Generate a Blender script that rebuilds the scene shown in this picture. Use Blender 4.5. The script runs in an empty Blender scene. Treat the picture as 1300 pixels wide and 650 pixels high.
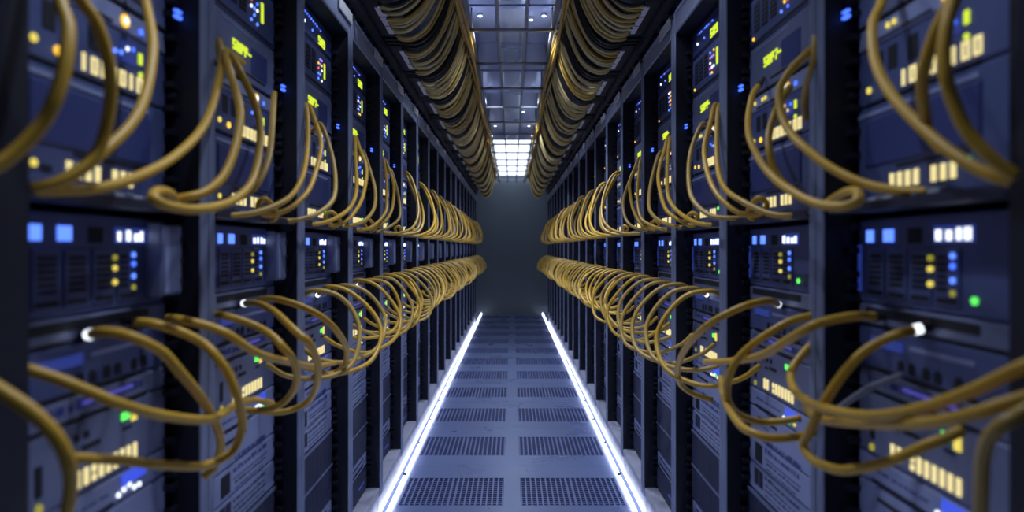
import bpy, math, random
from mathutils import Vector, Matrix

# ------------------------------------------------------------------ camera, world, exposure
sc = bpy.context.scene
COL = sc.collection
PF = 841.0            # focal length in pixels of the 1300 x 650 frame
HORIZON = 315.0
EYE = 1.30
cam_d = bpy.data.cameras.new('camera')
cam_d.sensor_width = 36.0
cam_d.lens = 36.0 * PF / 1300.0
cam_d.shift_y = -(325.0 - HORIZON) / 1300.0
cam_d.clip_start = 0.02
cam_d.dof.use_dof = True
cam_d.dof.focus_distance = 3.3
cam_d.dof.aperture_fstop = (cam_d.lens / 1000.0) / 0.0125
cam = bpy.data.objects.new('camera', cam_d)
cam.location = (0, 0, EYE)
cam.rotation_euler = (math.pi / 2, 0, 0)
COL.objects.link(cam)
sc.camera = cam

world = bpy.data.worlds.new('world')
world.use_nodes = True
world.node_tree.nodes['Background'].inputs[0].default_value = (0.16, 0.22, 0.5, 1)
world.node_tree.nodes['Background'].inputs[1].default_value = 0.10
sc.world = world
vs = sc.view_settings
vs.view_transform = 'Standard'
vs.look = 'None'
vs.gamma = 1.0
vs.use_curve_mapping = False
vs.exposure = 0.0
sc.cycles.use_denoising = True
sc.cycles.max_bounces = 6
sc.cycles.sample_clamp_indirect = 4.0

LED_POWER = 10.5        # floor light lines
DOWNLIGHT_W = 6.5
PANEL_POWER = 1.9      # luminous ceiling at the end

NB = 18               # racks per row
PITCH = 0.60
Y0 = 0.753             # near edge of the first rack
XR = 0.62             # rack front plane
XE = 0.682             # equipment plane
YW = 13.15            # end wall
RH = 2.20             # rack height
ZC = 2.74             # ceiling

# ------------------------------------------------------------------ materials
MATS = {}
def mat(name, col, rough=0.5, metal=0.0, emit=None, strength=0.0, noise=0.0, scale=40.0, bump=0.0):
    m = bpy.data.materials.new(name)
    m.use_nodes = True
    nt = m.node_tree
    b = nt.nodes['Principled BSDF']
    b.inputs['Base Color'].default_value = (*col, 1)
    b.inputs['Roughness'].default_value = rough
    b.inputs['Metallic'].default_value = metal
    if emit:
        b.inputs['Emission Color'].default_value = (*emit, 1)
        b.inputs['Emission Strength'].default_value = strength
        m.cycles.emission_sampling = 'NONE'
    if noise:
        tc = nt.nodes.new('ShaderNodeTexCoord')
        n = nt.nodes.new('ShaderNodeTexNoise')
        n.inputs['Scale'].default_value = scale
        n.inputs['Detail'].default_value = 4
        nt.links.new(tc.outputs['Object'], n.inputs['Vector'])
        mx = nt.nodes.new('ShaderNodeMix')
        mx.data_type = 'RGBA'
        mx.inputs['A'].default_value = (*[c * (1 - noise) for c in col], 1)
        mx.inputs['B'].default_value = (*[min(1, c * (1 + noise)) for c in col], 1)
        nt.links.new(n.outputs['Fac'], mx.inputs['Factor'])
        nt.links.new(mx.outputs['Result'], b.inputs['Base Color'])
        mr = nt.nodes.new('ShaderNodeMapRange')
        mr.inputs['To Min'].default_value = max(0.02, rough - 0.12)
        mr.inputs['To Max'].default_value = min(1, rough + 0.12)
        nt.links.new(n.outputs['Fac'], mr.inputs['Value'])
        nt.links.new(mr.outputs['Result'], b.inputs['Roughness'])
        if bump:
            bp = nt.nodes.new('ShaderNodeBump')
            bp.inputs['Strength'].default_value = bump
            bp.inputs['Distance'].default_value = 0.002
            nt.links.new(n.outputs['Fac'], bp.inputs['Height'])
            nt.links.new(bp.outputs['Normal'], b.inputs['Normal'])
    MATS[name] = m
    return m

mat('floor_paint', (0.115, 0.150, 0.300), 0.30, 0.0, noise=0.10, scale=3.0)
mat('floor_void', (0.012, 0.015, 0.05), 0.8)
mat('grate', (0.12, 0.15, 0.33), 0.4, 0.2, noise=0.08, scale=12)
mat('wall_paint', (0.11, 0.135, 0.17), 0.8, noise=0.04, scale=2)
mat('side_wall', (0.03, 0.035, 0.06), 0.8, noise=0.05, scale=2)
mat('ceiling_metal', (0.42, 0.51, 0.82), 0.33, 0.35, noise=0.10, scale=2.0)
mat('ceiling_painted_sheen', (0.62, 0.72, 0.95), 0.28, 0.35, noise=0.10, scale=2.0)  # centre panels, lightened to imitate a reflected band of light
mat('bar_metal', (0.30, 0.31, 0.36), 0.45, 0.3, noise=0.08, scale=20)
mat('rack_frame', (0.27, 0.32, 0.50), 0.42, 0.25, noise=0.06, scale=14)
mat('plinth', (0.42, 0.43, 0.56), 0.45, 0.1, noise=0.06, scale=10)
mat('rack_dark', (0.006, 0.008, 0.024), 0.6, 0.1, noise=0.1, scale=20)
mat('rail_dark', (0.014, 0.016, 0.032), 0.5, 0.3, noise=0.1, scale=30)
mat('unit_blue', (0.085, 0.115, 0.29), 0.45, 0.15, noise=0.08, scale=18)
mat('unit_deep', (0.045, 0.065, 0.23), 0.42, 0.15, noise=0.08, scale=12)
mat('unit_grey', (0.17, 0.20, 0.36), 0.45, 0.2, noise=0.08, scale=18)
mat('unit_light', (0.29, 0.34, 0.60), 0.45, 0.15, noise=0.08, scale=18)
mat('unit_dark', (0.02, 0.025, 0.06), 0.5, 0.1, noise=0.1, scale=30)
mat('hole', (0.004, 0.005, 0.014), 0.7)
mat('slat', (0.075, 0.085, 0.17), 0.5, 0.2)
mat('mark_blue', (0.02, 0.035, 0.24), 0.5)
mat('tag_white', (0.85, 0.84, 0.95), 0.5, noise=0.05, scale=30)
mat('tag_grey', (0.55, 0.56, 0.62), 0.5, noise=0.1, scale=30)
mat('boot_dark', (0.03, 0.03, 0.035), 0.5)
mat('connector', (0.30, 0.34, 0.44), 0.35, noise=0.1, scale=60)
mat('cable_yellow', (0.68, 0.40, 0.04), 0.42, noise=0.12, scale=14)
mat('cable_ochre', (0.56, 0.36, 0.08), 0.42, noise=0.15, scale=14)
mat('cable_pale', (0.70, 0.57, 0.28), 0.42, noise=0.15, scale=14)
mat('cable_black', (0.012, 0.012, 0.016), 0.35, noise=0.15, scale=14)
mat('cable_olive', (0.66, 0.50, 0.18), 0.42, noise=0.15, scale=14)
mat('cable_grey', (0.22, 0.24, 0.32), 0.45, noise=0.1, scale=14)
E = dict(
    lamp_pale=((1.0, 0.84, 0.38), 0.95), lamp_yellow=((1.0, 0.80, 0.12), 0.9), lamp_amber=((1.0, 0.55, 0.04), 1.5),
    lamp_teal=((0.12, 0.5, 0.30), 0.3),
    lamp_white=((0.80, 0.88, 1.0), 1.8), lamp_blue=((0.06, 0.16, 1.0), 1.7), lamp_sky=((0.10, 0.23, 1.0), 1.7),
    lamp_dim=((0.05, 0.11, 0.75), 0.26), lamp_screen=((0.04, 0.10, 1.0), 0.75), lamp_green=((0.12, 0.95, 0.12), 1.3), lamp_lime=((0.66, 0.84, 0.03), 1.1),
    lamp_pink=((1.0, 0.12, 0.75), 1.4), lamp_red=((1.0, 0.16, 0.12), 1.2), lamp_violet=((0.14, 0.13, 0.85), 0.38),
    lamp_olive=((0.55, 0.50, 0.04), 0.55))
for k, (c, s) in E.items():
    mat(k, (0.05, 0.05, 0.05), 0.4, emit=c, strength=s)
mat('led_line', (0.8, 0.8, 0.8), 0.5, emit=(0.78, 0.86, 1.0), strength=LED_POWER)
MATS['led_line'].cycles.emission_sampling = 'FRONT_BACK'
mat('lum_panel', (0.8, 0.8, 0.8), 0.5, emit=(0.72, 0.83, 1.0), strength=PANEL_POWER)
MATS['lum_panel'].cycles.emission_sampling = 'FRONT_BACK'
mat('lens_white', (0.8, 0.8, 0.8), 0.5, emit=(0.9, 0.94, 1.0), strength=6.0)

# ------------------------------------------------------------------ mesh helper
class MB:
    def __init__(self):
        self.v = []; self.f = []; self.smooth = False
    def add(self, vs_, fs_):
        n = len(self.v)
        self.v += [tuple(p) for p in vs_]
        self.f += [tuple(i + n for i in f) for f in fs_]
        return self
    def box(self, x0, x1, y0, y1, z0, z1):
        return self.add([(x0,y0,z0),(x1,y0,z0),(x1,y1,z0),(x0,y1,z0),(x0,y0,z1),(x1,y0,z1),(x1,y1,z1),(x0,y1,z1)],
                        [(0,3,2,1),(4,5,6,7),(0,1,5,4),(1,2,6,5),(2,3,7,6),(3,0,4,7)])
    def cbox(self, x0, x1, y0, y1, z0, z1, c=0.004):
        """box whose front (-y) edges are chamfered"""
        o = [(x0,z0),(x1,z0),(x1,z1),(x0,z1)]
        i = [(x0+c,z0+c),(x1-c,z0+c),(x1-c,z1-c),(x0+c,z1-c)]
        v = [(x,y0,z) for x,z in i] + [(x,y0+c,z) for x,z in o] + [(x,y1,z) for x,z in o]
        f = [(0,1,2,3),(11,10,9,8)]
        for k in range(4):
            j = (k+1) % 4
            f += [(k,k+4,j+4,j),(k+4,k+8,j+8,j+4)]
        return self.add(v, f)
    def rod(self, p, q, r, n=6):
        return self.tube([p, q], r, n)
    def tube(self, pts, r, n=8, cap=True):
        pts = [Vector(p) for p in pts]
        m = len(pts)
        tang = []
        for i in range(m):
            a = pts[max(0, i-1)]; b = pts[min(m-1, i+1)]
            t = (b - a)
            tang.append(t.normalized() if t.length > 1e-9 else Vector((0,0,1)))
        up = Vector((0,0,1)) if abs(tang[0].z) < 0.9 else Vector((1,0,0))
        nrm = (up - tang[0]*up.dot(tang[0])).normalized()
        vs_ = []
        for i in range(m):
            nrm = (nrm - tang[i]*nrm.dot(tang[i]))
            nrm = nrm.normalized() if nrm.length > 1e-9 else Vector((1,0,0))
            bi = tang[i].cross(nrm)
            rr = r[i] if isinstance(r, (list, tuple)) else r
            for k in range(n):
                a = 2*math.pi*k/n
                vs_.append(pts[i] + (nrm*math.cos(a) + bi*math.sin(a))*rr)
        fs_ = []
        for i in range(m-1):
            for k in range(n):
                k2 = (k+1) % n
                fs_.append((i*n+k, i*n+k2, (i+1)*n+k2, (i+1)*n+k))
        if cap:
            fs_.append(tuple(reversed(range(n))))
            fs_.append(tuple((m-1)*n+k for k in range(n)))
        self.smooth = True
        return self.add(vs_, fs_)
    def disc(self, x, z, r, y0, y1, n=10):
        """short round stud, axis along y, face towards -y"""
        v = [(x+r*math.cos(2*math.pi*k/n), y0, z+r*math.sin(2*math.pi*k/n)) for k in range(n)]
        v += [(a, y1, c) for a, _, c in v]
        f = [tuple(range(n))] + [(k, k+n, (k+1)%n+n, (k+1)%n) for k in range(n)]
        return self.add(v, f)
    def mesh(self, name, m):
        me = bpy.data.meshes.new(name)
        me.from_pydata(self.v, [], self.f)
        me.materials.append(MATS[m])
        if self.smooth:
            me.polygons.foreach_set('use_smooth', [True]*len(me.polygons))
        me.update()
        return me

def link(name, data, parent=None, loc=None, rz=None):
    o = bpy.data.objects.new(name, data)
    COL.objects.link(o)
    if parent: o.parent = parent
    if loc is not None: o.location = loc
    if rz is not None: o.rotation_euler = (0, 0, rz)
    return o
def tag(o, label, cat, group=None):
    o['label'] = label; o['category'] = cat
    if group: o['group'] = group
    return o
def structure(name, mb, m, label=None):
    o = link(name, mb.mesh(name, m))
    o['kind'] = 'structure'
    return o
def spline(pts, sub=6):
    P = [Vector(p) for p in pts]
    P = [P[0]*2 - P[1]] + P + [P[-1]*2 - P[-2]]
    out = []
    for i in range(1, len(P)-2):
        a, b, c, d = P[i-1], P[i], P[i+1], P[i+2]
        for k in range(sub):
            t = k/sub
            out.append(0.5*((2*b) + (c-a)*t + (2*a-5*b+4*c-d)*t*t + (3*b-a-3*c+d)*t*t*t))
    out.append(P[-2])
    return out
ORD = ['first','second','third','fourth','fifth','sixth','seventh','eighth','ninth','tenth','eleventh','twelfth','thirteenth',
       'fourteenth','fifteenth','sixteenth','seventeenth','eighteenth','nineteenth','twentieth']
SIDES = ((-1, 'left'), (1, 'right'))

# ------------------------------------------------------------------ the room
fy0 = -1.0
TILE0, TSTEP, TLEN, TX0, TX1 = 2.53, 0.812, 0.41, 0.045, 0.582
rows = []
y = TILE0
while y + TLEN < YW - 0.1:
    rows.append(y); y += TSTEP
fl = MB()
fl.box(-2.0, -TX1, fy0, YW+0.1, -0.04, 0); fl.box(TX1, 2.0, fy0, YW+0.1, -0.04, 0)
fl.box(-TX0, TX0, fy0, YW+0.1, -0.04, 0)
prev = fy0
for r in rows + [None]:
    nxt = r if r is not None else YW + 0.1
    g = 0.002
    mid = prev + (nxt - prev)/2
    for s in (-1, 1):
        a, b = sorted((s*TX0, s*TX1))
        if r is not None and prev > 0:
            fl.box(a, b, prev, mid-g, -0.04, 0); fl.box(a, b, mid+g, nxt, -0.04, 0)
        else:
            fl.box(a, b, prev, nxt, -0.04, 0)
    prev = (r + TLEN) if r is not None else nxt
floor = structure('floor', fl, 'floor_paint')
void = MB().box(-2.0, 2.0, fy0, YW+0.1, -0.36, -0.34)
structure('floor_1', void, 'floor_void')
structure('wall_back', MB().box(-2.0, 2.0, YW, YW+0.1, -0.35, ZC+0.1), 'wall_paint')
structure('wall_left', MB().box(-2.1, -2.0, fy0, YW+0.1, -0.35, ZC+0.1), 'side_wall')
structure('wall_right', MB().box(2.0, 2.1, fy0, YW+0.1, -0.35, ZC+0.1), 'side_wall')

# ceiling: metal panels with seams and a cross fold, up to the luminous field
LUM0 = 8.75
cl = MB(); cm = MB()
cl.box(-2.0, 2.0, fy0, YW+0.1, ZC+0.02, ZC+0.08)
CX = (-0.44, -0.30, -0.10, 0.10, 0.30, 0.44)
y = 0.35; 
while y < LUM0 - 0.05:
    y1 = min(y + 0.72, LUM0)
    for a, b in zip(CX[:-1], CX[1:]):
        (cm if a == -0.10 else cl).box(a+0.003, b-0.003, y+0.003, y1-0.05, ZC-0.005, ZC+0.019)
    cl.box(-0.44, 0.44, y1-0.045, y1-0.002, ZC-0.014, ZC+0.019)
    y += 0.72
structure('ceiling', cl, 'ceiling_metal')
structure('ceiling_1', cm, 'ceiling_painted_sheen')
lp = MB()
for iy in range(6):
    a = LUM0 + iy*(YW-LUM0)/6; b = LUM0 + (iy+1)*(YW-LUM0)/6
    for x0, x1 in ((-0.44, -0.004), (0.004, 0.44)):
        lp.box(x0, x1, a+0.006, b-0.006, ZC-0.012, ZC+0.019)
lum = link('ceiling_light', lp.mesh('ceiling_light', 'lum_panel'))
tag(lum, 'wide bright luminous ceiling panel in front of the end wall', 'ceiling light')

# long ceiling rails and cross bars of the overhead grid
for i, x in enumerate((-0.24, -0.08, 0.08, 0.24)):
    r = MB().box(x-0.008, x+0.008, 0.3, YW-0.02, 2.60, 2.614)
    o = link('ceiling_rail', r.mesh('ceiling_rail', 'bar_metal'))
    o['kind'] = 'structure'
ncross = 0
y = 3.93 - 0.72*4
while y < YW - 0.1:
    r = MB().box(-0.33, 0.33, y-0.014, y+0.014, 2.586, 2.60)
    r.box(-0.33, 0.33, y+0.05, y+0.060, 2.60, 2.608)
    for x in (-0.24, 0.24):
        r.rod((x, y, 2.60), (x, y, ZC), 0.005)
    o = link('ceiling_crossbar', r.mesh('ceiling_crossbar', 'bar_metal'))
    o['kind'] = 'structure'
    y += 0.72

# small downlights that hang under the ceiling between the rails
spots = [(x, y) for y in (2.2, 4.05, 5.9, 7.7) for x in (-0.195, 0.195)] + [(0.118, 4.12), (0.118, 6.9), (-0.118, 1.0)]  # last one is out of view, added to brighten the near cables
for i, (x, y) in enumerate(spots):
    root = link('ceiling_downlight', None, loc=(x, y, ZC-0.005))
    side = 'left' if x < 0 else 'right'
    n = ORD[sorted({q for p, q in spots}).index(y)]
    tag(root, f'small round ceiling downlight {"by the tray" if abs(x) > .15 else "between the rails"}, {n} light position, {side} of centre', 'downlight', 'small ceiling downlights')
    cyl = MB(); cyl.tube([(0,0,0.0),(0,0,-0.015)], 0.018, 12); cyl.smooth = False
    link('housing', cyl.mesh('housing', 'bar_metal'), root)
    ln = MB(); ln.tube([(0,0,-0.015),(0,0,-0.019)], 0.012, 12); ln.smooth = False
    link('lens', ln.mesh('lens', 'lens_white'), root)
    ld = bpy.data.lights.new('downlight_lamp', 'AREA')
    ld.shape = 'DISK'; ld.size = 0.05; ld.spread = math.radians(125); ld.energy = DOWNLIGHT_W; ld.color = (0.74, 0.83, 1.0)
    lo = bpy.data.objects.new('lamp', ld); COL.objects.link(lo)
    lo.parent = root; lo.location = (0, 0, -0.026)

# ------------------------------------------------------------------ perforated floor tiles
gr = MB()
W = TX1 - TX0 - 0.004
nb_, nc_ = 19, 14
for k in range(nb_+1):
    x = W*k/nb_; w = 0.0042 if k not in (9, 10) else 0.006
    gr.box(max(0, x-w), min(W, x+w), 0, TLEN-0.004, -0.012, 0.0)
for k in range(nc_+1):
    yy = (TLEN-0.004)*k/nc_
    gr.box(0, W, max(0, yy-0.0035), min(TLEN-0.004, yy+0.0035), -0.014, -0.002)
gmesh = gr.mesh('grating', 'grate')
fr = MB()
fr.box(0, W, 0, 0.006, -0.03, 0.0005); fr.box(0, W, TLEN-0.010, TLEN-0.004, -0.03, 0.0005)
fr.box(0, 0.006, 0, TLEN-0.004, -0.03, 0.0005); fr.box(W-0.006, W, 0, TLEN-0.004, -0.03, 0.0005)
fmesh = fr.mesh('frame', 'grate')
for i, yy in enumerate(rows):
    for s, sd in SIDES:
        root = link('perforated_floor_tile', None, loc=((TX0+0.002) if s > 0 else -TX1+0.002, yy+0.002, 0))
        tag(root, f'perforated steel floor tile, {ORD[i]} row from the front, {sd} half of the aisle', 'floor tile', 'perforated floor tiles')
        link('frame', fmesh, root); link('grating', gmesh, root)

# light lines along the foot of the racks
for s, sd in SIDES:
    x = s*0.606
    root = link('light_strip', MB().box(x-0.006, x+0.006, 0.2, YW-0.03, 0.0003, 0.016).mesh('light_strip', 'led_line'))
    tag(root, f'glowing white light strip along the foot of the {sd} rack row', 'light strip')
    for b in range(NB+1):
        c = MB().box(x-0.010, x+0.010, Y0+b*PITCH-0.012, Y0+b*PITCH+0.002, 0.0165, 0.026)
        c.rod((x-0.008*s, Y0+b*PITCH-0.03, 0.02), (x+0.010*s, Y0+b*PITCH+0.012, 0.026), 0.003)
        link('clip', c.mesh('clip', 'boot_dark'), root)

# ------------------------------------------------------------------ racks
def rack_meshes():
    P = []
    for x0 in (0.003, 0.569):
        m = MB().cbox(x0, x0+0.028, 0, 0.05, 0.13, RH, 0.003)
        m.box(x0+0.013, x0+0.015, -0.0012, 0.002, 0.16, RH-0.03)
        P.append(('post', m, 'rack_frame', None))
    for x0, x1 in ((0.031, 0.0325), (0.5675, 0.569)):
        P.append(('side_liner', MB().box(x0, x1, 0.004, 0.066, 0.172, 2.115), 'rack_dark', 'dark inner lining of the post'))
    P.append(('header_liner', MB().box(0.0325, 0.5675, 0.004, 0.09, 2.1135, 2.115), 'rack_dark', None))
    P.append(('header', MB().cbox(0.031, 0.569, 0.0, 0.05, 2.115, RH, 0.004).box(0.05, 0.55, -0.004, 0.0, 2.185, 2.197), 'rack_frame', None))
    P.append(('sill', MB().cbox(0.031, 0.569, 0.004, 0.45, 0.13, 0.172, 0.006), 'plinth', None))
    P.append(('plinth_panel', MB().cbox(0.003, 0.597, 0.018, 0.04, 0.0, 0.129, 0.003), 'plinth', None))
    for x0 in (0.003, 0.588):
        P.append(('side_panel', MB().box(x0, x0+0.009, 0.05, 0.95, 0.0, RH), 'rack_dark', None))
    P.append(('top_panel', MB().box(0.012, 0.588, 0.05, 0.95, RH-0.03, RH), 'rack_dark', None))
    P.append(('back_panel', MB().box(0.012, 0.588, 0.93, 0.95, 0.0, RH-0.03), 'rack_dark', None))
    for x0 in (0.0125, 0.5535):
        m = MB().box(x0, x0+0.034, 0.066, 0.072, 0.175, 2.114)
        for k in range(42):
            z = 0.20 + k*0.0445
            m.box(x0+0.012, x0+0.022, 0.0645, 0.066, z, z+0.010)
        P.append(('mounting_rail', m, 'rail_dark', None))
    for x0, sgn in ((0.0345, 1), (0.5655, -1)):
        m = MB()
        a, b = sorted((x0, x0 - sgn*0.006))
        a3, b3 = sorted((x0 - sgn*0.002, x0 - sgn*0.0005)); m.box(a3, b3, 0.042, 0.065, 0.20, 2.08)
        for k in range(40):
            z = 0.22 + k*0.0465
            a2, b2 = sorted((x0 + sgn*0.024, x0 - sgn*0.001))
            m.box(a2, b2, 0.042, 0.064, z, z+0.012)
            if k % 4 == 1:
                m.tube([(x0 + sgn*0.012, 0.042, z+0.03), (x0 + sgn*0.012, 0.0655, z+0.03)], 0.008, 8)
        m.smooth = False
        P.append(('cable_finger_strip', m, 'rail_dark', None))
        a2, b2 = sorted((x0 + sgn*0.004, x0 + sgn*0.024))
        P.append(('indicator_light', MB().box(a2, b2, 0.034, 0.042, 1.752, 1.758).box(a2, b2, 0.034, 0.042, 1.764, 1.768), 'lamp_blue', 'small blue indicator light'))
    P.append(('name_plate', MB().box(0.40, 0.585, -0.009, -0.0045, 2.155, 2.196), 'tag_grey', 'pale name plate on the header'))
    kn = MB(); kn.tube([(0.006, -0.012, 2.185), (0.006, 0.004, 2.185)], 0.008, 8); kn.smooth = False
    P.append(('hinge_pin', kn, 'boot_dark', None))
    return [(n, mb.mesh('rack_'+n, m), l) for n, mb, m, l in P]
RACK = rack_meshes()
def bay_y(b): return Y0 + b*PITCH
def place_local(s, b):
    """location and turn of a local frame whose x runs along the rack front and -y faces the aisle"""
    return ((-XR, bay_y(b), 0), math.pi/2) if s < 0 else ((XR, bay_y(b)+PITCH, 0), -math.pi/2)
def rack_words(b, sd):
    return f'{ORD[b]} {sd} rack from the front'
for s, sd in SIDES:
    for b in range(NB):
        loc, rz = place_local(s, b)
        root = link('server_rack', None, loc=loc, rz=rz)
        tag(root, 'tall grey blue server rack frame, ' + rack_words(b, sd), 'server rack', 'server racks')
        for n, me, l in RACK:
            o = link(n, me, root)
            if l: o['label'] = l

for s, sd, y1 in ((-1, 'left', 0.842), (1, 'right', 0.818)):
    root = link('vertical_cable_duct', None, loc=(s*XR, 0.735, 0.0))
    tag(root, f'dark upright cable duct at the picture edge on the {sd}', 'cable duct')
    L = y1 - 0.735
    a, b = sorted((-s*0.006, s*0.075))
    link('channel', MB().box(a, b, 0, L, 0.175, 2.11).mesh('channel', 'rail_dark'), root)
    a, b = sorted((-s*0.006, -s*0.010))
    link('cover', MB().box(a, b, 0.006, L-0.006, 0.18, 2.10).mesh('cover', 'rack_dark'), root)

# ------------------------------------------------------------------ rack units
UX0, UX1 = 0.048, 0.552
class Unit:
    def __init__(self, h, body='unit_blue', depth=0.5, ears=True):
        self.h = h; self.parts = []
        self.main = MB(); self.bodymat = body
        self.main.cbox(0, UX1-UX0, 0, depth, 0, h, min(0.004, h*0.12))
    def p(self, name, m, label=None):
        mb = MB(); self.parts.append((name, m, mb, label)); return mb
def slot(mb, x0, x1, z0, z1, t=0.0012):
    return mb.box(x0, x1, -t, 0.004, z0, z1)
def lit(u, name, m, x0, x1, z0, z1, label=None, t=0.0025):
    u.p(name, m, label).box(x0, x1, -t, 0.004, z0, z1)
def led(u, m, x, z, r=0.004, label=None):
    u.p('indicator_light', m, label).disc(x, z, r, -0.003, 0.002)
def ring(mb, x, z, w, h, t=0.0035):
    mb.box(x, x+t, -0.0025, 0.003, z, z+h); mb.box(x+w-t, x+w, -0.0025, 0.003, z, z+h)
    mb.box(x+t, x+w-t, -0.0025, 0.003, z, z+t); mb.box(x+t, x+w-t, -0.0025, 0.003, z+h-t, z+h)
GLYPH = {'S':('111','100','111','001','111'), 'U':('101','101','101','101','111'), 'P':('111','101','111','100','100'),
         '0':('111','101','101','101','111'), '9':('111','101','111','001','111'), 'E':('111','100','111','100','111'),
         '7':('111','001','001','010','010'), '-':('000','000','111','000','000'), '1':('010','110','010','010','111')}
def word(mb, text, x, z, px, pz):
    for ch in text:
        g = GLYPH[ch]
        for r in range(5):
            for c in range(3):
                if g[r][c] == '1':
                    mb.box(x+c*px, x+(c+1)*px*1.0, -0.002, 0.003, z+(4-r)*pz, z+(5-r)*pz)
        x += 4*px
def marks(mb, x0, x1, z, h, rnd, n=8):
    """a broken line of small printed dashes"""
    x = x0
    while x < x1 - 0.006:
        w = rnd.uniform(0.006, 0.028)
        mb.box(x, min(x1, x+w), -0.0006, 0.003, z, z+h*rnd.uniform(0.6, 1.0))
        x += w + rnd.uniform(0.003, 0.010)

def u_dots(o, R):
    u = Unit(0.10, 'unit_deep')
    for k in range(9):
        led(u, R.choice(['lamp_violet','lamp_sky','lamp_violet','lamp_blue']), o+0.05+k*0.022, 0.075-0.001*k, 0.0035)
    led(u, 'lamp_white', o+0.045, 0.042, 0.005); led(u, 'lamp_sky', o+0.13, 0.038, 0.004)
    d = u.p('display', 'lamp_lime', 'yellow green lit display')
    word(d, R.choice(['0-0', 'S09']), o+0.20, 0.014, 0.0072, 0.006)
    slot(u.p('slot', 'hole'), 0.01, 0.49, 0.004, 0.009)
    return u
def u_grille(o, R):
    u = Unit(0.135, 'unit_blue')
    for k in range(3):
        g = u.p('vent', 'hole'); x = o+0.01+k*0.058
        slot(g, x, x+0.042, 0.035, 0.115)
        b = u.p('vent_bars', 'slat')
        for j in range(6):
            b.box(x, x+0.042, -0.0022, 0.0, 0.042+j*0.013, 0.045+j*0.013)
    for r in range(5):
        for c in range(3):
            if R.random() < 0.72:
                led(u, R.choice(['lamp_sky','lamp_blue','lamp_pink','lamp_red','lamp_amber','lamp_sky','lamp_white']), o+0.20+c*0.020, 0.030+r*0.018, 0.0042)
    lit(u, 'bar_light', 'lamp_lime', o+0.268, o+0.282, 0.045, 0.10, 'yellow green bar light')
    slot(u.p('slot', 'hole'), 0.01, 0.49, 0.003, 0.010)
    led(u, 'lamp_amber', o+0.008, 0.02, 0.005)
    return u
def u_display(o, R):
    u = Unit(0.14, 'unit_grey')
    d = u.p('display', 'lamp_lime', 'yellow green lit lettering')
    word(d, R.choice(['SUPP-', 'SU9E-', 'SUP7-']), o+0.085, 0.064, 0.0060, 0.0052)
    s_ = u.p('slot', 'hole'); slot(s_, o+0.13, o+0.30, 0.022, 0.027); slot(s_, 0.0, 0.504, 0.0, 0.006)
    u.p('trim_strip', 'unit_light').box(o+0.02, o+0.24, -0.0015, 0.003, 0.122, 0.126)
    u.p('cover_plate', 'unit_deep').box(o+0.20, min(0.50, o+0.31), -0.0012, 0.003, 0.032, 0.10)
    return u
def u_status(o, R):
    u = Unit(0.042, 'unit_light')
    for x in (0.02, 0.075, 0.095):
        led(u, 'lamp_yellow', o+x, 0.024, 0.0055)
    led(u, 'lamp_amber', o+0.235, 0.02, 0.0115, 'bright amber light')
    led(u, 'lamp_white', o+0.235, 0.02, 0.0055); u.parts[-1][2].v = [(x, yy-0.002, z) for x, yy, z in u.parts[-1][2].v]
    slot(u.p('slot', 'hole'), o+0.03, o+0.20, 0.006, 0.010)
    led(u, 'lamp_blue', o+0.285, 0.016, 0.006)
    return u
def u_switch(o, R):
    u = Unit(0.105, 'unit_blue')
    for k, x in enumerate((0.03, 0.075, 0.135)):
        slot(u.p('socket', 'hole'), o+x, o+x+0.028, 0.050, 0.092)
    for k in range(8):
        w = u.p('port_light', 'lamp_pale')
        x = o+0.115+k*0.0262
        if k in (0, 5): w.box(x+0.004, x+0.011, -0.0025, 0.003, 0.011, 0.039)
        else: ring(w, x, 0.011, 0.0165, 0.028, 0.0045)
    led(u, 'lamp_yellow', o+0.012, 0.028, 0.0065); led(u, 'lamp_amber', o+0.062, 0.024, 0.0075)
    u.p('status_screen', 'lamp_dim', 'dim blue status screen').box(o+0.222, o+0.268, -0.0012, 0.003, 0.056, 0.092)
    for k in range(4):
        led(u, R.choice(['lamp_blue','lamp_white','lamp_blue','lamp_sky','lamp_yellow']), o+0.205+k*0.018, 0.062+R.uniform(0, 0.03), 0.0042)
    lit(u, 'bar_light', 'lamp_lime', o+0.278, o+0.288, 0.064, 0.084); led(u, 'lamp_lime', o+0.283, 0.045, 0.005)
    slot(u.p('slot', 'hole'), o+0.0, o+0.31, 0.0005, 0.0045)
    return u
def u_panel(o, R):
    u = Unit(0.187, 'unit_blue')
    u.p('trim_strip', 'unit_light').box(o-0.01 if o > .05 else 0.0, o+0.31, -0.002, 0.003, 0.168, 0.176)
    u.p('cover_plate', 'unit_deep').cbox(o+0.0, o+0.315, -0.004, 0.003, 0.072, 0.162, 0.003)
    slot(u.p('slot', 'hole'), o+0.10, o+0.29, 0.062, 0.067)
    led(u, 'lamp_yellow', o+0.012, 0.040, 0.006)
    for k in range(8):
        if k == 4 and R.random() < 0.7: continue
        w = u.p('port_light', 'lamp_pale'); x = o+0.08+k*0.0235
        w.box(x+.002, x+0.0135, -0.0025, 0.003, 0.026, 0.052)
    led(u, 'lamp_green', o+0.287, 0.050, 0.0055, 'green indicator light')
    slot(u.p('socket', 'hole'), o+0.026, o+0.05, 0.030, 0.040)
    return u
def u_shelf(o, R):
    u = Unit(0.012, 'unit_dark', 0.3)
    u.main.box(0, 0.504, -0.055, 0.0, 0.0, 0.006); u.main.box(0, 0.504, -0.058, -0.055, 0.0, 0.016)
    for k in range(5):
        c = u.p('connector', 'connector', 'pale clear plug lying on the shelf')
        x = o+0.02+k*0.058+R.uniform(-.01, .01)
        c.cbox(x, x+0.030, -0.045, 0.0, 0.0085, 0.0235, 0.003); c.box(x+0.008, x+0.022, -0.030, -0.002, 0.0235, 0.027)
    return u
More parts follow.
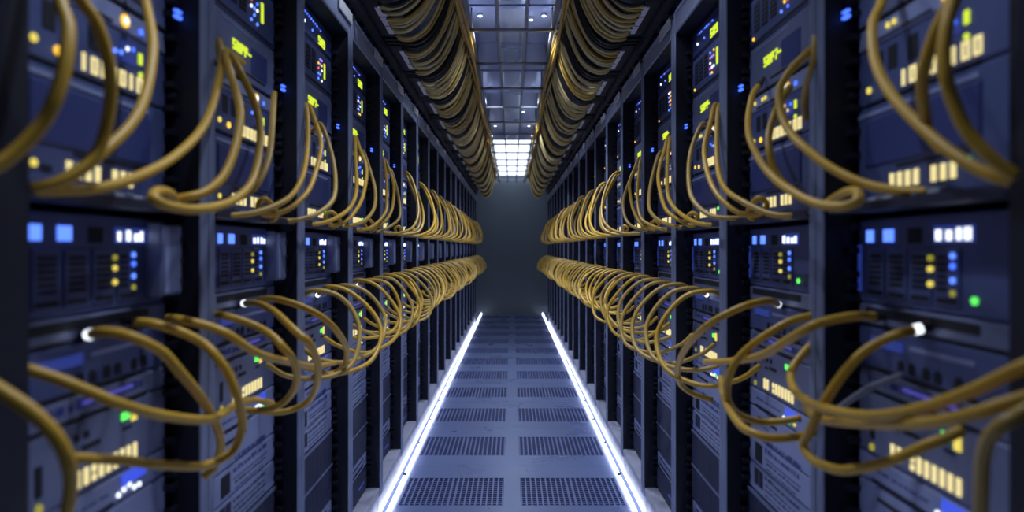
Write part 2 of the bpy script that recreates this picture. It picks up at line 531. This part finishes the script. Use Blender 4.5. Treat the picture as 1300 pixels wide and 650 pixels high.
def u_storage(o, R):
    u = Unit(0.16, 'unit_blue')
    lit(u, 'lit_window', 'lamp_sky', o+0.004, o+0.026, 0.115, 0.138, 'bright blue lit window'); lit(u, 'lit_window', 'lamp_sky', o+0.062, o+0.092, 0.115, 0.138, 'bright blue lit window')
    slot(u.p('dark_window', 'hole'), o+0.135, o+0.172, 0.112, 0.138)
    lit(u, 'lit_window', 'lamp_dim', o+0.205, o+0.30, 0.112, 0.140, 'blue lit window with white digits', 0.0015)
    d = u.p('digits', 'lamp_white')
    for x in (0.212, 0.238, 0.262, 0.280):
        d.box(o+x, o+x+R.uniform(.008, .016), -0.003, 0.0, 0.116, 0.116+R.uniform(.012, .020))
    for k in range(4):
        x = o+0.006+k*0.068
        bay = u.p('drive_bay', 'unit_blue')
        bay.cbox(x, x+0.060, -0.003, 0.003, 0.012, 0.104, 0.002)
        sl = u.p('drive_slats', 'hole')
        for j in range(6):
            if k < 3: sl.box(x+0.010, x+0.050, -0.0036, 0.0, 0.036+j*0.010, 0.042+j*0.010)
            else: sl.box(x+0.006, x+0.030, -0.0036, 0.0, 0.036+j*0.010, 0.042+j*0.010)
        sl.box(x+0.006, x+0.054, -0.0036, 0.0, 0.017, 0.025)
    for z, m in ((0.088, 'lamp_olive'), (0.070, 'lamp_yellow'), (0.046, 'lamp_yellow')):
        led(u, m, o+0.200, z, 0.0050); u.parts[-1][2].v = [(x, yy-0.003, zz) for x, yy, zz in u.parts[-1][2].v]
    for z, m in ((0.092, 'lamp_sky'), (0.076, 'lamp_blue'), (0.054, 'lamp_sky'), (0.034, 'lamp_olive')):
        led(u, m, o+0.256, z, 0.0050); u.parts[-1][2].v = [(x, yy-0.003, zz) for x, yy, zz in u.parts[-1][2].v]
    if o > 0.1:
        u.p('ear_handle', 'unit_grey', 'pale grey ear handle').cbox(o+0.300, 0.504, -0.034, 0.003, 0.014, 0.15, 0.006)
        u.p('handle_edge', 'unit_light', 'pale handle edge').box(o+0.302, o+0.318, -0.0365, -0.02, 0.02, 0.144)
        lit(u, 'bar_light', 'lamp_teal', o+0.304, o+0.309, 0.055, 0.080, 'dim green bar light', 0.036)
        n = u.p('notch', 'hole')
        for z in (0.035, 0.075, 0.115): n.box(0.4935, 0.5045, -0.036, 0.003, z, z+0.010)
    else:
        u.p('bar_light', 'lamp_dim', 'dim blue upright light').box(0.003, 0.013, -0.002, 0.003, 0.020, 0.110)
        led(u, 'lamp_green', o+0.300, 0.026, 0.006, 'green indicator light')
    return u
def u_blank(o, R):
    u = Unit(0.040, 'unit_grey')
    slot(u.p('slot', 'hole'), o+0.0, o+0.31, 0.018, 0.034)
    slot(u.p('slot', 'hole'), 0.0, 0.504, 0.0, 0.004)
    return u
def u_patch(o, R):
    u = Unit(0.080, 'unit_blue')
    u.p('light_bar', 'lamp_dim', 'dim blue light bar').box(o+0.02, o+0.12, -0.002, 0.003, 0.044, 0.062)
    for k, x in enumerate((0.105, 0.135, 0.175, 0.205, 0.255, 0.285)):
        s_ = u.p('socket', 'hole'); slot(s_, o+x, o+x+0.019, 0.010, 0.026)
        slot(s_, o+x+0.003, o+x+0.016, 0.026, 0.030)
    slot(u.p('slot', 'hole'), o+0.01, o+0.30, 0.001, 0.0055)
    u.p('number_strip', 'unit_light').box(o+0.14, o+0.30, -0.001, 0.003, 0.052, 0.060)
    return u
def u_strip(o, R):
    u = Unit(0.040, 'unit_grey')
    m = u.p('printed_strip', 'mark_blue'); marks(m, o+0.01, o+0.30, 0.016, 0.016, R)
    u.p('light_bar', 'lamp_violet', 'dim violet light bar').box(o+0.12, o+0.26, -0.0015, 0.003, 0.020, 0.027)
    slot(u.p('slot', 'hole'), o+0.0, o+0.31, 0.0, 0.005)
    return u
def u_core(o, R):
    u = Unit(0.118, 'unit_grey')
    for k, x in enumerate((0.075, 0.10, 0.125)):
        slot(u.p('socket', 'hole'), o+x, o+x+0.012, 0.086, 0.097)
    s_ = u.p('slot', 'hole'); slot(s_, o+0.09, o+0.11, 0.066, 0.072); slot(s_, o+0.12, o+0.165, 0.068, 0.076); slot(s_, o+0.23, o+0.255, 0.07, 0.075)
    slot(u.p('socket', 'hole'), o+0.015, o+0.030, 0.030, 0.075)
    led(u, 'lamp_olive', o+0.022, 0.014, 0.007)
    lit(u, 'indicator_light', 'lamp_green', o+0.225, o+0.247, 0.088, 0.101, 'green lit button'); lit(u, 'indicator_light', 'lamp_yellow', o+0.255, o+0.270, 0.080, 0.106, 'yellow lit button')
    for k in range(10):
        if k == 2 and R.random() < 0.5: continue
        w = u.p('port_light', 'lamp_pale'); x = o+0.085+k*0.0195
        if k == 3: w.box(x, x+0.010, -0.0025, 0.003, 0.012, 0.022); w.box(x, x+0.010, -0.0025, 0.003, 0.026, 0.038)
        else: w.box(x, x+0.0095, -0.0025, 0.003, 0.012, 0.039)
    return u
def u_screen(o, R):
    u = Unit(0.050, 'unit_light')
    u.p('status_screen', 'lamp_screen', 'blue lit screen').box(o+0.225, o+0.300, -0.002, 0.003, 0.024, 0.046)
    for k in range(5):
        led(u, R.choice(['lamp_white','lamp_white','lamp_green','lamp_yellow']), o+0.215+k*0.016, 0.010+R.uniform(0, .012), 0.0042)
    m = u.p('printed_line', 'mark_blue'); marks(m, o+0.03, o+0.19, 0.024, 0.005, R)
    slot(u.p('slot', 'hole'), o+0.02, o+0.20, 0.003, 0.008)
    return u
def u_plain(o, R):
    u = Unit(0.083, 'unit_light')
    slot(u.p('slot', 'hole'), o+0.04, o+0.17, 0.056, 0.063)
    m = u.p('printed_line', 'unit_dark'); marks(m, o+0.06, o+0.12, 0.040, 0.004, R)
    n = u.p('printed_strip', 'mark_blue'); marks(n, o+0.10, o+0.31, 0.004, 0.012, R)
    return u
def u_striped(o, R):
    u = Unit(0.073, 'unit_light')
    m = u.p('printed_strip', 'mark_blue'); marks(m, o+0.09, o+0.31, 0.052, 0.013, R)
    m.box(o+0.09, o+0.31, -0.0006, 0.003, 0.034, 0.037)
    n = u.p('printed_line', 'unit_dark'); marks(n, o+0.10, o+0.30, 0.022, 0.006, R); marks(n, o+0.10, o+0.28, 0.008, 0.004, R)
    v = u.p('vent', 'hole'); slot(v, o+0.02, o+0.07, 0.012, 0.062)
    return u
def u_vent(o, R):
    u = Unit(0.075, 'unit_light')
    for x in (0.015, 0.048):
        v = u.p('vent', 'hole'); slot(v, o+x, o+x+0.026, 0.022, 0.066)
        b = u.p('vent_bars', 'slat')
        for j in range(3): b.box(o+x+0.006+j*0.007, o+x+0.008+j*0.007, -0.002, 0.0, 0.022, 0.066)
    n = u.p('printed_line', 'unit_dark')
    for z, h in ((0.056, 0.009), (0.040, 0.004), (0.026, 0.006), (0.012, 0.004)): marks(n, o+0.09, o+0.30, z, h, R)
    return u
def u_slats(o, R):
    u = Unit(0.262, 'unit_dark')
    n = 30
    b = u.p('slats', 'slat')
    for k in range(n):
        x = 0.010 + k*0.484/n
        b.box(x, x+0.0065, -0.004, 0.0, 0.010, 0.252)
    t = u.p('cross_band', 'unit_grey'); t.box(0.0, 0.504, -0.006, 0.0, 0.126, 0.134); t.box(0.0, 0.504, -0.006, 0, 0.254, 0.262)
    return u
def u_foot(o, R):
    u = Unit(0.066, 'unit_light')
    m = u.p('slot', 'hole'); slot(m, o+0.02, o+0.30, 0.044, 0.050); slot(m, o+0.02, o+0.30, 0.014, 0.024)
    u.p('trim_strip', 'unit_grey').box(0.01, 0.49, -0.003, 0.0, 0.030, 0.036)
    return u
def u_base(o, R):
    u = Unit(0.106, 'unit_dark')
    b = u.p('slats', 'slat')
    for k in range(30):
        x = 0.010 + k*0.484/30
        b.box(x, x+0.006, -0.004, 0.0, 0.012, 0.094)
    u.p('light_bar', 'lamp_dim', 'dim blue light bar').box(o+0.20, o+0.30, -0.0045, 0.0, 0.044, 0.054)
    return u
# name, base height, builder, words, category
KINDS = [
    ('dotted_unit', 2.006, u_dots, 'deep blue unit with violet dots at the top', 'rack unit'),
    ('vented_server', 1.868, u_grille, 'vented server with many coloured indicator lights', 'server'),
    ('display_appliance', 1.724, u_display, 'grey blue appliance with yellow green lettering', 'appliance'),
    ('status_unit', 1.680, u_status, 'slim pale unit with amber light', 'rack unit'),
    ('network_switch', 1.572, u_switch, 'network switch with ring shaped yellow port lights', 'network switch'),
    ('panel_appliance', 1.382, u_panel, 'blue fronted appliance above the cable shelf', 'appliance'),
    ('cable_shelf', 1.366, u_shelf, 'thin dark cable shelf with clear plugs', 'shelf'),
    ('storage_server', 1.196, u_storage, 'storage server with blue lit windows', 'server'),
    ('blanking_panel', 1.154, u_blank, 'grey slotted blanking panel below storage server', 'panel'),
    ('patching_unit', 1.072, u_patch, 'blue patch panel above the lower loops', 'patch panel'),
    ('fiber_unit', 1.030, u_strip, 'thin unit with printed blue strip', 'rack unit'),
    ('core_switch', 0.910, u_core, 'lower switch with straight yellow port lights', 'network switch'),
    ('console_unit', 0.858, u_screen, 'slim unit with blue screen', 'rack unit'),
    ('power_unit', 0.773, u_plain, 'plain pale unit under the blue screen', 'rack unit'),
    ('striped_unit', 0.698, u_striped, 'pale unit with blue printed stripes', 'rack unit'),
    ('fan_unit', 0.621, u_vent, 'pale unit with two small vents', 'rack unit'),
    ('slatted_storage', 0.357, u_slats, 'tall dark slatted storage unit', 'storage unit'),
    ('drawer_unit', 0.288, u_foot, 'pale slotted unit under the slatted storage', 'rack unit'),
    ('battery_unit', 0.180, u_base, 'dark slatted base unit at the bottom', 'rack unit'),
]
NEAR = 5
SPLIT = ('slot', 'socket', 'notch', 'vent')
SUB = {'vent_bars': 'vent', 'drive_slats': 'drive_bay', 'digits': 'lit_window', 'notch': 'ear_handle'}
CACHE = {}
def proto(ki, s, var, near):
    key = (ki, s, var, near)
    if key in CACHE: return CACHE[key]
    name, z, fn, words_, cat = KINDS[ki]
    R = random.Random(ki*37 + var*11 + (5 if s > 0 else 0))
    u = fn(0.13 if s < 0 else 0.03, R)
    if near:
        L = []
        for n, m, mb, l in u.parts:
            if n in SPLIT and len(mb.v) > 8 and len(mb.v) % 8 == 0:
                for q in range(0, len(mb.v), 8):
                    one = MB(); one.add(mb.v[q:q+8], [tuple(i-q for i in f) for f in mb.f if q <= f[0] < q+8])
                    L.append((n, one.mesh(n, m), l))
            else: L.append((n, mb.mesh(n, m), l))
        res = (u.main.mesh(name, u.bodymat), L)
    else:
        me = bpy.data.meshes.new(name)
        V, F, MI, slots = [], [], [], []
        for m, mb in [(u.bodymat, u.main)] + [(m, mb) for n, m, mb, l in u.parts]:
            if m not in slots: slots.append(m)
            k = len(V); V += mb.v; F += [tuple(i+k for i in f) for f in mb.f]; MI += [slots.index(m)]*len(mb.f)
        me.from_pydata(V, [], F)
        for m in slots: me.materials.append(MATS[m])
        me.polygons.foreach_set('material_index', MI); me.update()
        res = (me, [])
    CACHE[key] = res
    return res
rv = random.Random(4)
for s, sd in SIDES:
    for b in range(NB):
        for ki, (name, z, fn, words_, cat) in enumerate(KINDS):
            main, parts = proto(ki, s, rv.randrange(3), b < NEAR)
            if s < 0: loc, rz = (-XE, bay_y(b)+UX0, z), math.pi/2
            else: loc, rz = (XE, bay_y(b)+PITCH-UX0, z), -math.pi/2
            o = link(name, main, None, loc, rz)
            tag(o, f'{words_}, {rack_words(b, sd)}', cat, cat + 's in the racks')
            last = {}
            for n, me, l in parts:
                c = link(n, me, last.get(SUB.get(n), o))
                last[n] = c
                if l: c['label'] = l

# ------------------------------------------------------------------ patch cables in front of the racks
rc = random.Random(11)
def jit(p, a):
    return (p[0]+rc.uniform(-a, a), p[1]+rc.uniform(-a, a), p[2]+rc.uniform(-a, a))
def cable(name, pts, r, m, label, cat, group=None, sub=6, n=8, plug=None, lit_plug=False):
    path = spline(pts, sub)
    mb = MB(); mb.tube(path, r, n)
    o = link(name, mb.mesh(name, m))
    tag(o, label, cat, group)
    for end in (plug or ()):
        a, b_ = (path[0], path[1]) if end == 0 else (path[-1], path[-2])
        d = (a - b_).normalized()
        if lit_plug: a = a + d*0.014
        q = MB(); q.tube([a - d*0.002, a + d*0.010, a + d*0.016, a + d*0.038], [r*1.15, r*1.1, r*0.8, r*0.75], 8)
        link('plug', q.mesh('plug', 'boot_dark'), o)['label'] = 'dark plug'
        if lit_plug:
            a = a - d*0.014; g = MB(); g.tube([a + d*0.0, a + d*0.014], r*1.08, 8)
            link('plug_light', g.mesh('plug_light', 'lamp_white'), o)['label'] = 'white lit plug ring'
    return o
R_C = 0.0083   # near cables
R_G = 0.0074   # the bundles further on
UP_WORDS = ('the long outer loop', 'the one with hooked end', 'the inner loop')
def upper_cables(s, b, hand):
    sd = 'left' if s < 0 else 'right'
    y = bay_y(b)
    far = b > 7
    def W(L): return [(s*x, y+dy, z) for x, dy, z in L]
    k = rc.uniform(-0.02, 0.02)
    U1 = [(.666,.15,1.70),(.62,.075,1.738),(.56,.03,1.70+k),(.505,-.03,1.60+k),(.475,-.13,1.49),(.485,-.27,1.41),(.545,-.42,1.375),(.62,-.52,1.375),(.666,-.56,1.385)]
    if b <= 4:
        U1 = [(.666,.12,1.69),(.625,.05,1.735),(.60,-.01,1.64+k),(.575,-.10,1.53+k),(.565,-.20,1.462),(.57,-.31,1.415),(.60,-.42,1.38),(.64,-.5,1.374),(.666,-.53,1.38)]
    U2 = [(.666,.17,1.70),(.62,.095,1.737),(.555,.075,1.68),(.49,.075,1.55+k),(.465,.01,1.45),(.49,-.06,1.395),(.56,-.12,1.375),(.615,-.155,1.380),
          (.628,-.175,1.405),(.612,-.165,1.418),(.595,-.135,1.395),(.62,-.11,1.375),(.67,-.09,1.378)]
    if b <= 4:
        U2 = [(.666,.13,1.70),(.625,.07,1.737),(.59,.03,1.68),(.56,-.02,1.60+k),(.55,-.10,1.505),(.555,-.18,1.44),(.58,-.25,1.395),(.615,-.295,1.380),
              (.628,-.318,1.405),(.612,-.305,1.420),(.595,-.275,1.395),(.62,-.25,1.376),(.67,-.23,1.378)]
    U3 = [(.666,.20,1.69),(.625,.12,1.728),(.565,.115,1.65),(.515,.15,1.53+k),(.50,.10,1.44),(.53,.04,1.395),(.60,-.02,1.38),(.666,-.03,1.385)]
    if b <= 4:
        U3 = [(.666,.26,1.69),(.62,.20,1.70),(.58,.17,1.62),(.555,.13,1.53),(.545,.05,1.45),(.57,-.03,1.40),(.62,-.10,1.38),(.666,-.12,1.385)]
    for i, (L, mt) in enumerate(((U1, 'cable_yellow'), (U2, 'cable_yellow'), (U3, 'cable_ochre'))):
        if (b, i) in hand: continue
        pts = [jit(p, 0.004 if j else 0.001) for j, p in enumerate(W(L))]
        if far and i == 1: pts = pts[:8]
        q = rc.uniform(0.75, 1.0) if b > 4 else (1.0 if i == 0 else 1.0)
        pts = [(s*(0.66 - (0.66-abs(x))*q) if abs(x) < 0.6 else x, yy, z) for x, yy, z in pts]
        lab = f'upper yellow patch cable, {UP_WORDS[i]}, {rack_words(b, sd)}'
        cable('patch_cable', pts, R_G, mt, lab, 'cable', 'upper patch cable loops', 4 if far else 6, 6 if far else 8, (0,) if b < 6 else None)
def lower_cables(s, b, skip=()):
    sd = 'left' if s < 0 else 'right'
    y = bay_y(b)
    far = b > 7
    L = [(.666,.06,1.142),(.62,.03,1.168),(.545,.03,1.150),(.485,.03,1.09),(.455,.01,1.02),(.47,-.05,.945),(.54,-.12,.922),(.62,-.17,.945),(.666,-.19,.985)]
    for i in range(3):
        if i in skip: continue
        dy = 0.08 + i*0.19
        e = rc.uniform(-0.02, 0.02); q = rc.uniform(0, 0.12)
        pts = [jit((s*(x + (e if 2 < j < 6 else 0)), y + dy + yy*(1+q*6 if j > 4 else 1), z + (e if 2 < j < 7 else 0)), 0.005 if 0 < j < 8 else 0) for j, (x, yy, z) in enumerate(L)]
        lab = f'lower yellow patch cable, {("near", "middle", "far")[i]} loop, {rack_words(b, sd)}'
        cable('patch_cable', pts, R_G, rc.choice(['cable_yellow', 'cable_ochre']), lab, 'cable', 'lower patch cable loops', 4 if far else 6, 6 if far else 8, (0,) if b < 6 else None, lit_plug=(b in (2, 3) and i == 1))
    # a longer run that reaches back to the rack before
    if b >= 3 and b % 2 == 0:
        pts = [jit((s*x, y+yy, z), .004) for x, yy, z in [(.666,.40,1.135),(.62,.36,1.165),(.54,.30,1.13),(.475,.18,1.06),(.455,0.0,.985),(.50,-.16,.93),(.60,-.28,.93),(.666,-.33,.96)]]
        cable('patch_cable', pts, R_G, 'cable_yellow', f'lower yellow patch cable, long sagging run, {rack_words(b, sd)}', 'cable', 'lower patch cable loops', 4 if far else 6, 6 if far else 8)

def at(px, py, X):
    d = px - 650.0
    yy = PF*X/abs(d)
    return (math.copysign(X, d), yy, EYE + (HORIZON-py)*yy/PF)
def traced(pix, X0, Xb, X1, label, m='cable_yellow', r=R_C, name='patch_cable', plug=None, lit_plug=False, extra_start=None, extra_end=None, peak=0.5):
    n = len(pix); pts = []
    X0 = min(X0, 0.655); X1 = min(X1, 0.655)
    for i, (px, py) in enumerate(pix):
        t = i/(n-1)
        base = X0 + (X1-X0)*t
        tt = t/(2*peak) if t < peak else 0.5 + (t-peak)/(2*(1-peak))
        w = math.sin(math.pi*tt)
        pts.append(at(px, py, base + (Xb - (X0+X1)/2)*w))
    if extra_start: pts = [extra_start] + pts
    if extra_end: pts.append(extra_end)
    return cable(name, pts, r, m, label, 'cable', None, 6, 10, plug, lit_plug)

# left row, near cables followed one by one
traced([(66,-60),(76,0),(86,32),(84,72),(72,120),(48,164),(0,208),(-70,236)], .58,.53,.60, 'thick yellow cable sweeping down past the upper left picture edge')
traced([(84,-60),(102,-4),(124,32),(138,80),(140,128),(124,192),(80,228),(36,240)], .58,.55,.63, 'yellow cable crossing the upper port lights of the first left rack', plug=(1,))
traced([(176,-30),(188,16),(194,60),(186,116),(168,156),(132,192),(95,222),(60,240)], .66,.58,.63, 'slimmer yellow cable beside the blue screen of the first left rack')
traced([(284,72),(277,52),(281,80),(271,130),(254,167),(220,200),(178,223),(140,236),(101,241),(36,243)], .66,.58,.63, 'long yellow cable swung across both first left racks above the shelf', plug=(1,))
traced([(296,72),(285,64),(290,85),(302,125),(305,152),(298,190),(284,223),(262,243),(240,250),(222,253)], .67,.54,.60, 'yellow cable dropping past the digits to the hooked loop, second left rack')
traced([(308,80),(296,72),(305,91),(322,128),(330,162),(328,200),(319,232),(300,252),(276,262),(245,266),(215,262),(195,252),(200,243),(216,246),(224,260)], .67,.53,.60, 'yellow cable with a hooked end at the first left rack post')
traced([(348,118),(345,167),(341,200),(330,228),(314,246),(292,254)], .68,.60,.66, 'short yellow cable at the far edge of the second left rack', 'cable_ochre')
traced([(117,424),(132,421),(155,424),(178,432),(207,448),(228,472),(250,498),(264,518),(277,545),(280,568),(274,590),(258,606)], .68,.54,.60, 'yellow cable with white lit plug below the first left storage server', plug=(0,), lit_plug=True)
traced([(172,409),(195,411),(228,421),(256,435),(274,452),(290,475),(299,498),(306,520),(307,545),(294,574),(259,591),(203,590),(152,584),(91,581)], .68,.50,.67, 'big yellow cable loop low in front of the first left rack post', plug=(0,))
traced([(30,467),(76,482),(115,498),(152,513),(203,527),(254,533),(278,528),(300,514),(322,508),(345,512)], .67,.54,.60, 'yellow cable rising across the lower first left rack to its post', plug=(0,))
traced([(-40,470),(0,495),(41,523),(70,553),(86,585),(90,615),(84,655),(78,690)], .62,.52,.56, 'thick blurred yellow cable at the lower left picture corner')
traced([(213,404),(230,406),(264,414),(290,425),(315,442),(335,452),(355,457),(378,462),(400,465),(425,461)], .68,.50,.58, 'long yellow cable from the first left post into the second lower bundle')
traced([(268,398),(290,402),(325,414),(346,427),(360,442),(373,458),(377,478),(372,497),(355,514),(330,521),(300,520)], .68,.47,.66, 'round yellow cable loop under the second left storage server')
traced([(312,385),(330,386),(350,397),(365,411),(380,425),(392,435),(402,455),(404,475),(400,494),(388,512),(358,523),(318,521)], .69,.44,.64, 'yellow cable with white lit plug on the second left rack', plug=(0,), lit_plug=True)
traced([(330,380),(352,380),(385,390),(412,405),(430,424),(440,443),(438,462),(425,473),(405,474)], .69,.45,.62, 'yellow cable loop ending at the third left rack post')
# right row
traced([(1125,-30),(1119,4),(1108,31),(1111,77),(1131,119),(1169,161),(1211,196),(1254,221),(1288,231)], .66,.58,.62, 'yellow cable sweeping along the left side of the first right rack', plug=(1,))
traced([(1232,-60),(1208,0),(1188,40),(1175,80),(1171,108),(1173,140),(1180,170),(1196,190)], .58,.56,.62, 'yellow cable beside a lit port in the upper first right rack')
traced([(1232,-50),(1212,0),(1202,35),(1198,69),(1201,95),(1208,122),(1227,165),(1258,200),(1290,226)], .57,.54,.60, 'second yellow cable hanging before the upper right port lights')
traced([(1037,44),(1034,58),(1022,70),(1008,84),(996,101),(989,118),(993,148),(1007,173),(1026,191),(1047,208),(1075,224),(1103,235),(1140,242),(1179,244)], .66,.55,.66, 'long yellow cable swung across both first right racks to a dark plug', plug=(1,))
traced([(963,109),(955,122),(950,150),(951,173),(960,195),(971,213),(988,231),(1007,244),(1025,254),(1047,261),(1072,262),(1090,254),(1086,243),(1070,246),(1050,258)], .68,.53,.60, 'yellow cable with hooked end at the first right rack post', plug=(0,), lit_plug=False)
traced([(1003,110),(989,132),(981,152),(976,173),(977,193),(982,213),(994,232),(1012,246)], .68,.57,.60, 'yellow cable behind the hooked loop on the second right rack')
traced([(1038,58),(1036,46),(1034,76),(1026,105),(1022,130),(1024,150)], .64,.62,.67, 'short yellow cable down the near edge of the second right rack', 'cable_ochre')
traced([(1160,419),(1138,425),(1112,437),(1090,453),(1072,473),(1055,497),(1040,522),(1028,548),(1020,566),(1032,584),(1048,592),(1067,597),(1090,595),(1118,589),(1146,579),(1174,566),(1200,556),(1222,546)], .68,.52,.66, 'long yellow cable with white lit plug looping low by the first right post', plug=(0,), lit_plug=True, peak=0.45)
traced([(1330,455),(1300,465),(1264,482),(1230,498),(1197,510),(1164,520),(1134,526),(1103,528),(1075,525),(1052,520),(1035,515),(1022,508),(1010,497),(1004,482),(1006,468),(1017,452),(1030,438),(1048,424)], .60,.52,.66, 'thick yellow cable from the right picture edge curling up at the post', peak=0.6)
traced([(1335,494),(1300,505),(1272,514),(1245,523),(1214,531),(1184,536),(1143,539),(1103,538),(1070,536),(1042,532),(1026,521),(1022,505)], .60,.54,.60, 'thick yellow cable running below the topmost one at the right edge')
traced([(1335,508),(1300,523),(1285,532),(1270,541),(1256,556),(1248,580),(1246,615),(1245,655),(1246,700)], .58,.54,.58, 'blurred yellow cable hanging down at the lower right picture corner', 'cable_ochre')
traced([(1110,402),(1090,401),(1067,404),(1045,409),(1027,416),(1000,432),(976,447),(958,454),(940,457),(920,459),(895,459)], .68,.50,.56, 'long yellow cable from the first right rack back into the second bundle', plug=(0,))
traced([(1047,399),(1025,402),(1001,409),(978,422),(956,437),(940,452),(930,467),(924,485),(923,503),(928,516),(936,525),(950,532),(966,536),(990,535),(1017,531)], .68,.47,.67, 'round yellow cable loop under the second right storage server')
traced([(987,386),(976,382),(950,387),(922,399),(900,412),(880,430),(866,450),(860,470),(864,488),(880,500),(905,508)], .69,.44,.62, 'yellow cable with white lit plug on the second right rack', plug=(0,), lit_plug=True)
traced([(915,480),(918,500),(926,520),(940,540),(957,550),(976,556),(997,556),(1020,553),(1040,545)], .50,.48,.64, 'lowest yellow cable crossing the second right rack')
traced([(1060,522),(1080,508),(1103,493),(1125,484),(1146,476)], .60,.63,.69, 'short grey cable crossing the lower first right rack', 'cable_grey', 0.006, 'grey_cable')
for s, sd in SIDES:
    for b in range(1, NB):
        upper_cables(s, b, {(1,0),(1,1),(1,2)})
        if b == 1: continue
        lower_cables(s, b, {0, 1} if b == 1 else ())

# ------------------------------------------------------------------ overhead trays and looped bundles
OB0 = 3
for s, sd in SIDES:
    # black ladder tray along the rack tops
    root = link('ladder_tray', None, loc=(s*0.74, 0, 2.235))
    tag(root, f'black ladder tray on top of the {sd} rack row', 'cable tray')
    for x, nme in ((-0.13, 'rail'), (0.0, 'rail'), (0.17, 'rail')):
        link('rail', MB().box(s*x-0.011, s*x+0.011, 0.3, YW-1.6, 0, 0.035).mesh('rail', 'rail_dark'), root)
    link('bright_rail', MB().box(s*(-0.09)-0.006, s*(-0.09)+0.006, 0.3, YW-1.6, -0.012, 0.0).mesh('bright_rail', 'bar_metal'), root)['label'] = 'pale grey rail'
    rg = MB().box(-0.13 if s > 0 else -0.17, 0.17 if s > 0 else 0.13, 0, 0.02, 0.005, 0.025).mesh('rung', 'rail_dark')
    yy = 0.4
    while yy < YW-1.7:
        link('rung', rg, root, (0, yy, 0)); yy += 0.15
    ft = MB()
    for b in range(NB): ft.box(-0.015, 0.015, bay_y(b)+0.28, bay_y(b)+0.32, -0.034, 0.0)
    link('feet', ft.mesh('feet', 'rail_dark'), root)
    # inner wire tray under the ceiling that carries the trunk
    t2 = link('wire_tray', None, loc=(s*0.30, 0, 2.575))
    tag(t2, f'thin metal wire tray under the ceiling beside the {sd} bundle', 'cable tray')
    for x in (-0.045, 0.05):
        link('rail', MB().box(s*x-0.005, s*x+0.005, 0.3, YW-0.1, 0, 0.03).mesh('rail', 'bar_metal'), t2)
    w = MB().box(-0.05, 0.05, 0, 0.008, 0.0, 0.008).mesh('rung', 'bar_metal'); yy = 0.4
    while yy < YW-0.2:
        link('rung', w, t2, (0, yy, 0)); yy += 0.24
    hg = MB().rod((s*0.05, 0, 0.02), (s*0.05, 0, ZC-2.575), 0.004).mesh('hanger_rod', 'bar_metal'); yy = 0.6
    while yy < YW-0.2:
        link('hanger_rod', hg, t2, (0, yy, 0)); yy += 0.72
    # trunk cables lying along the inner tray
    for k in range(5):
        x0 = 0.262 + (k % 3)*0.026; z0 = 2.548 - (k // 3)*0.016 - (k % 2)*0.006
        pts = []
        yy = 0.3; ph = rc.uniform(0, 6)
        while yy < 11.9:
            pts.append((s*(x0 + 0.012*math.sin(yy*2.3+ph)), yy, z0 + 0.010*math.sin(yy*3.1+ph*2))); yy += 0.3
        cable('trunk_cable', pts, 0.010, rc.choice(['cable_yellow', 'cable_ochre']),
              f'yellow trunk cable running lengthwise under the ceiling in the {sd} bundle', 'cable', f'{sd} trunk cables', 3, 6)
LOOP = [(.535,2.284),(.505,2.272),(.455,2.275),(.395,2.315),(.348,2.385),(.312,2.465),(.292,2.535),(.285,2.57)]
def loop_pts(s, yy, off, ph, lift):
    sag = max(0.0, (yy - 4.0))*0.016
    out = []
    for j, (x, z) in enumerate(LOOP):
        t = j/(len(LOOP)-1)
        w = math.sin(math.pi*min(1, t*1.25)) if t < 0.8 else 0
        out.append((s*(x + off*0.6*w), yy - 0.10*t*t + ph*math.sin(math.pi*t), z + lift*w - sag*w*(1.0) ))
    return out
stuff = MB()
NL = 10
for s, sd in SIDES:
    for b in range(OB0, NB):
        y = bay_y(b)
        far = b > 8
        # label blocks at the cable ends
        root = link('overhead_patch_block', None, loc=(s*0.575, y+0.10, 2.292))
        tag(root, f'black overhead patch block with white tags, {rack_words(b, sd)}', 'patch block', 'overhead patch blocks')
        link('block', MB().cbox(-0.03, 0.03, 0, 0.42, -0.006, 0.03, 0.002).mesh('block', 'rail_dark'), root)
        for k in range(3 if b < 10 else 2):
            a, c = sorted((-s*0.046, -s*0.0305))
            tb = MB().box(-s*0.030-0.017, -s*0.030+0.017, 0.05+k*0.115, 0.05+k*0.115+0.10, -0.012, -0.0065)
            link('tag', tb.mesh('tag', 'tag_white'), root)['label'] = 'white label tag'
        for k in range(NL):
            yy = y + 0.10 + (k+0.5)*0.46/NL
            pts = loop_pts(s, yy + rc.uniform(-.015, .015), rc.uniform(-.02, .02), rc.uniform(-.03, .03), rc.uniform(-.012, .012))
            cable('overhead_cable', pts, 0.0088 + rc.uniform(-.001, .001), rc.choice(['cable_olive', 'cable_ochre', 'cable_pale', 'cable_pale']),
                  f'yellow overhead cable curving up to the tray, {rack_words(b, sd)}', 'cable',
                  f'overhead cables, {rack_words(b, sd)}', 2 if far else 3, 5 if far else 6)
            # deeper layer that fills the bundle, black to paint shade into its gaps
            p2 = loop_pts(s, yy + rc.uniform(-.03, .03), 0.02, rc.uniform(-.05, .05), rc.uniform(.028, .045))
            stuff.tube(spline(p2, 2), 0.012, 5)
        for k in range(3):
            yy = y - 0.035 + k*0.05
            pts = loop_pts(s, yy, -0.014+rc.uniform(-.004, .004), rc.uniform(-.01, .02), -0.012 + rc.uniform(-.004, .004))
            pts = [(s*0.655, yy, 2.285)] + pts
            cable('black_cable', pts, 0.0100, 'cable_black', f'thick black overhead cable over the near post, {rack_words(b, sd)}', 'cable',
                  f'black overhead cables, {rack_words(b, sd)}', 2 if far else 3, 6)
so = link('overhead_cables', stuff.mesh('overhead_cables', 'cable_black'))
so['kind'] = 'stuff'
tag(so, 'deep cable layer coloured black as painted shade inside both overhead bundles', 'cables')
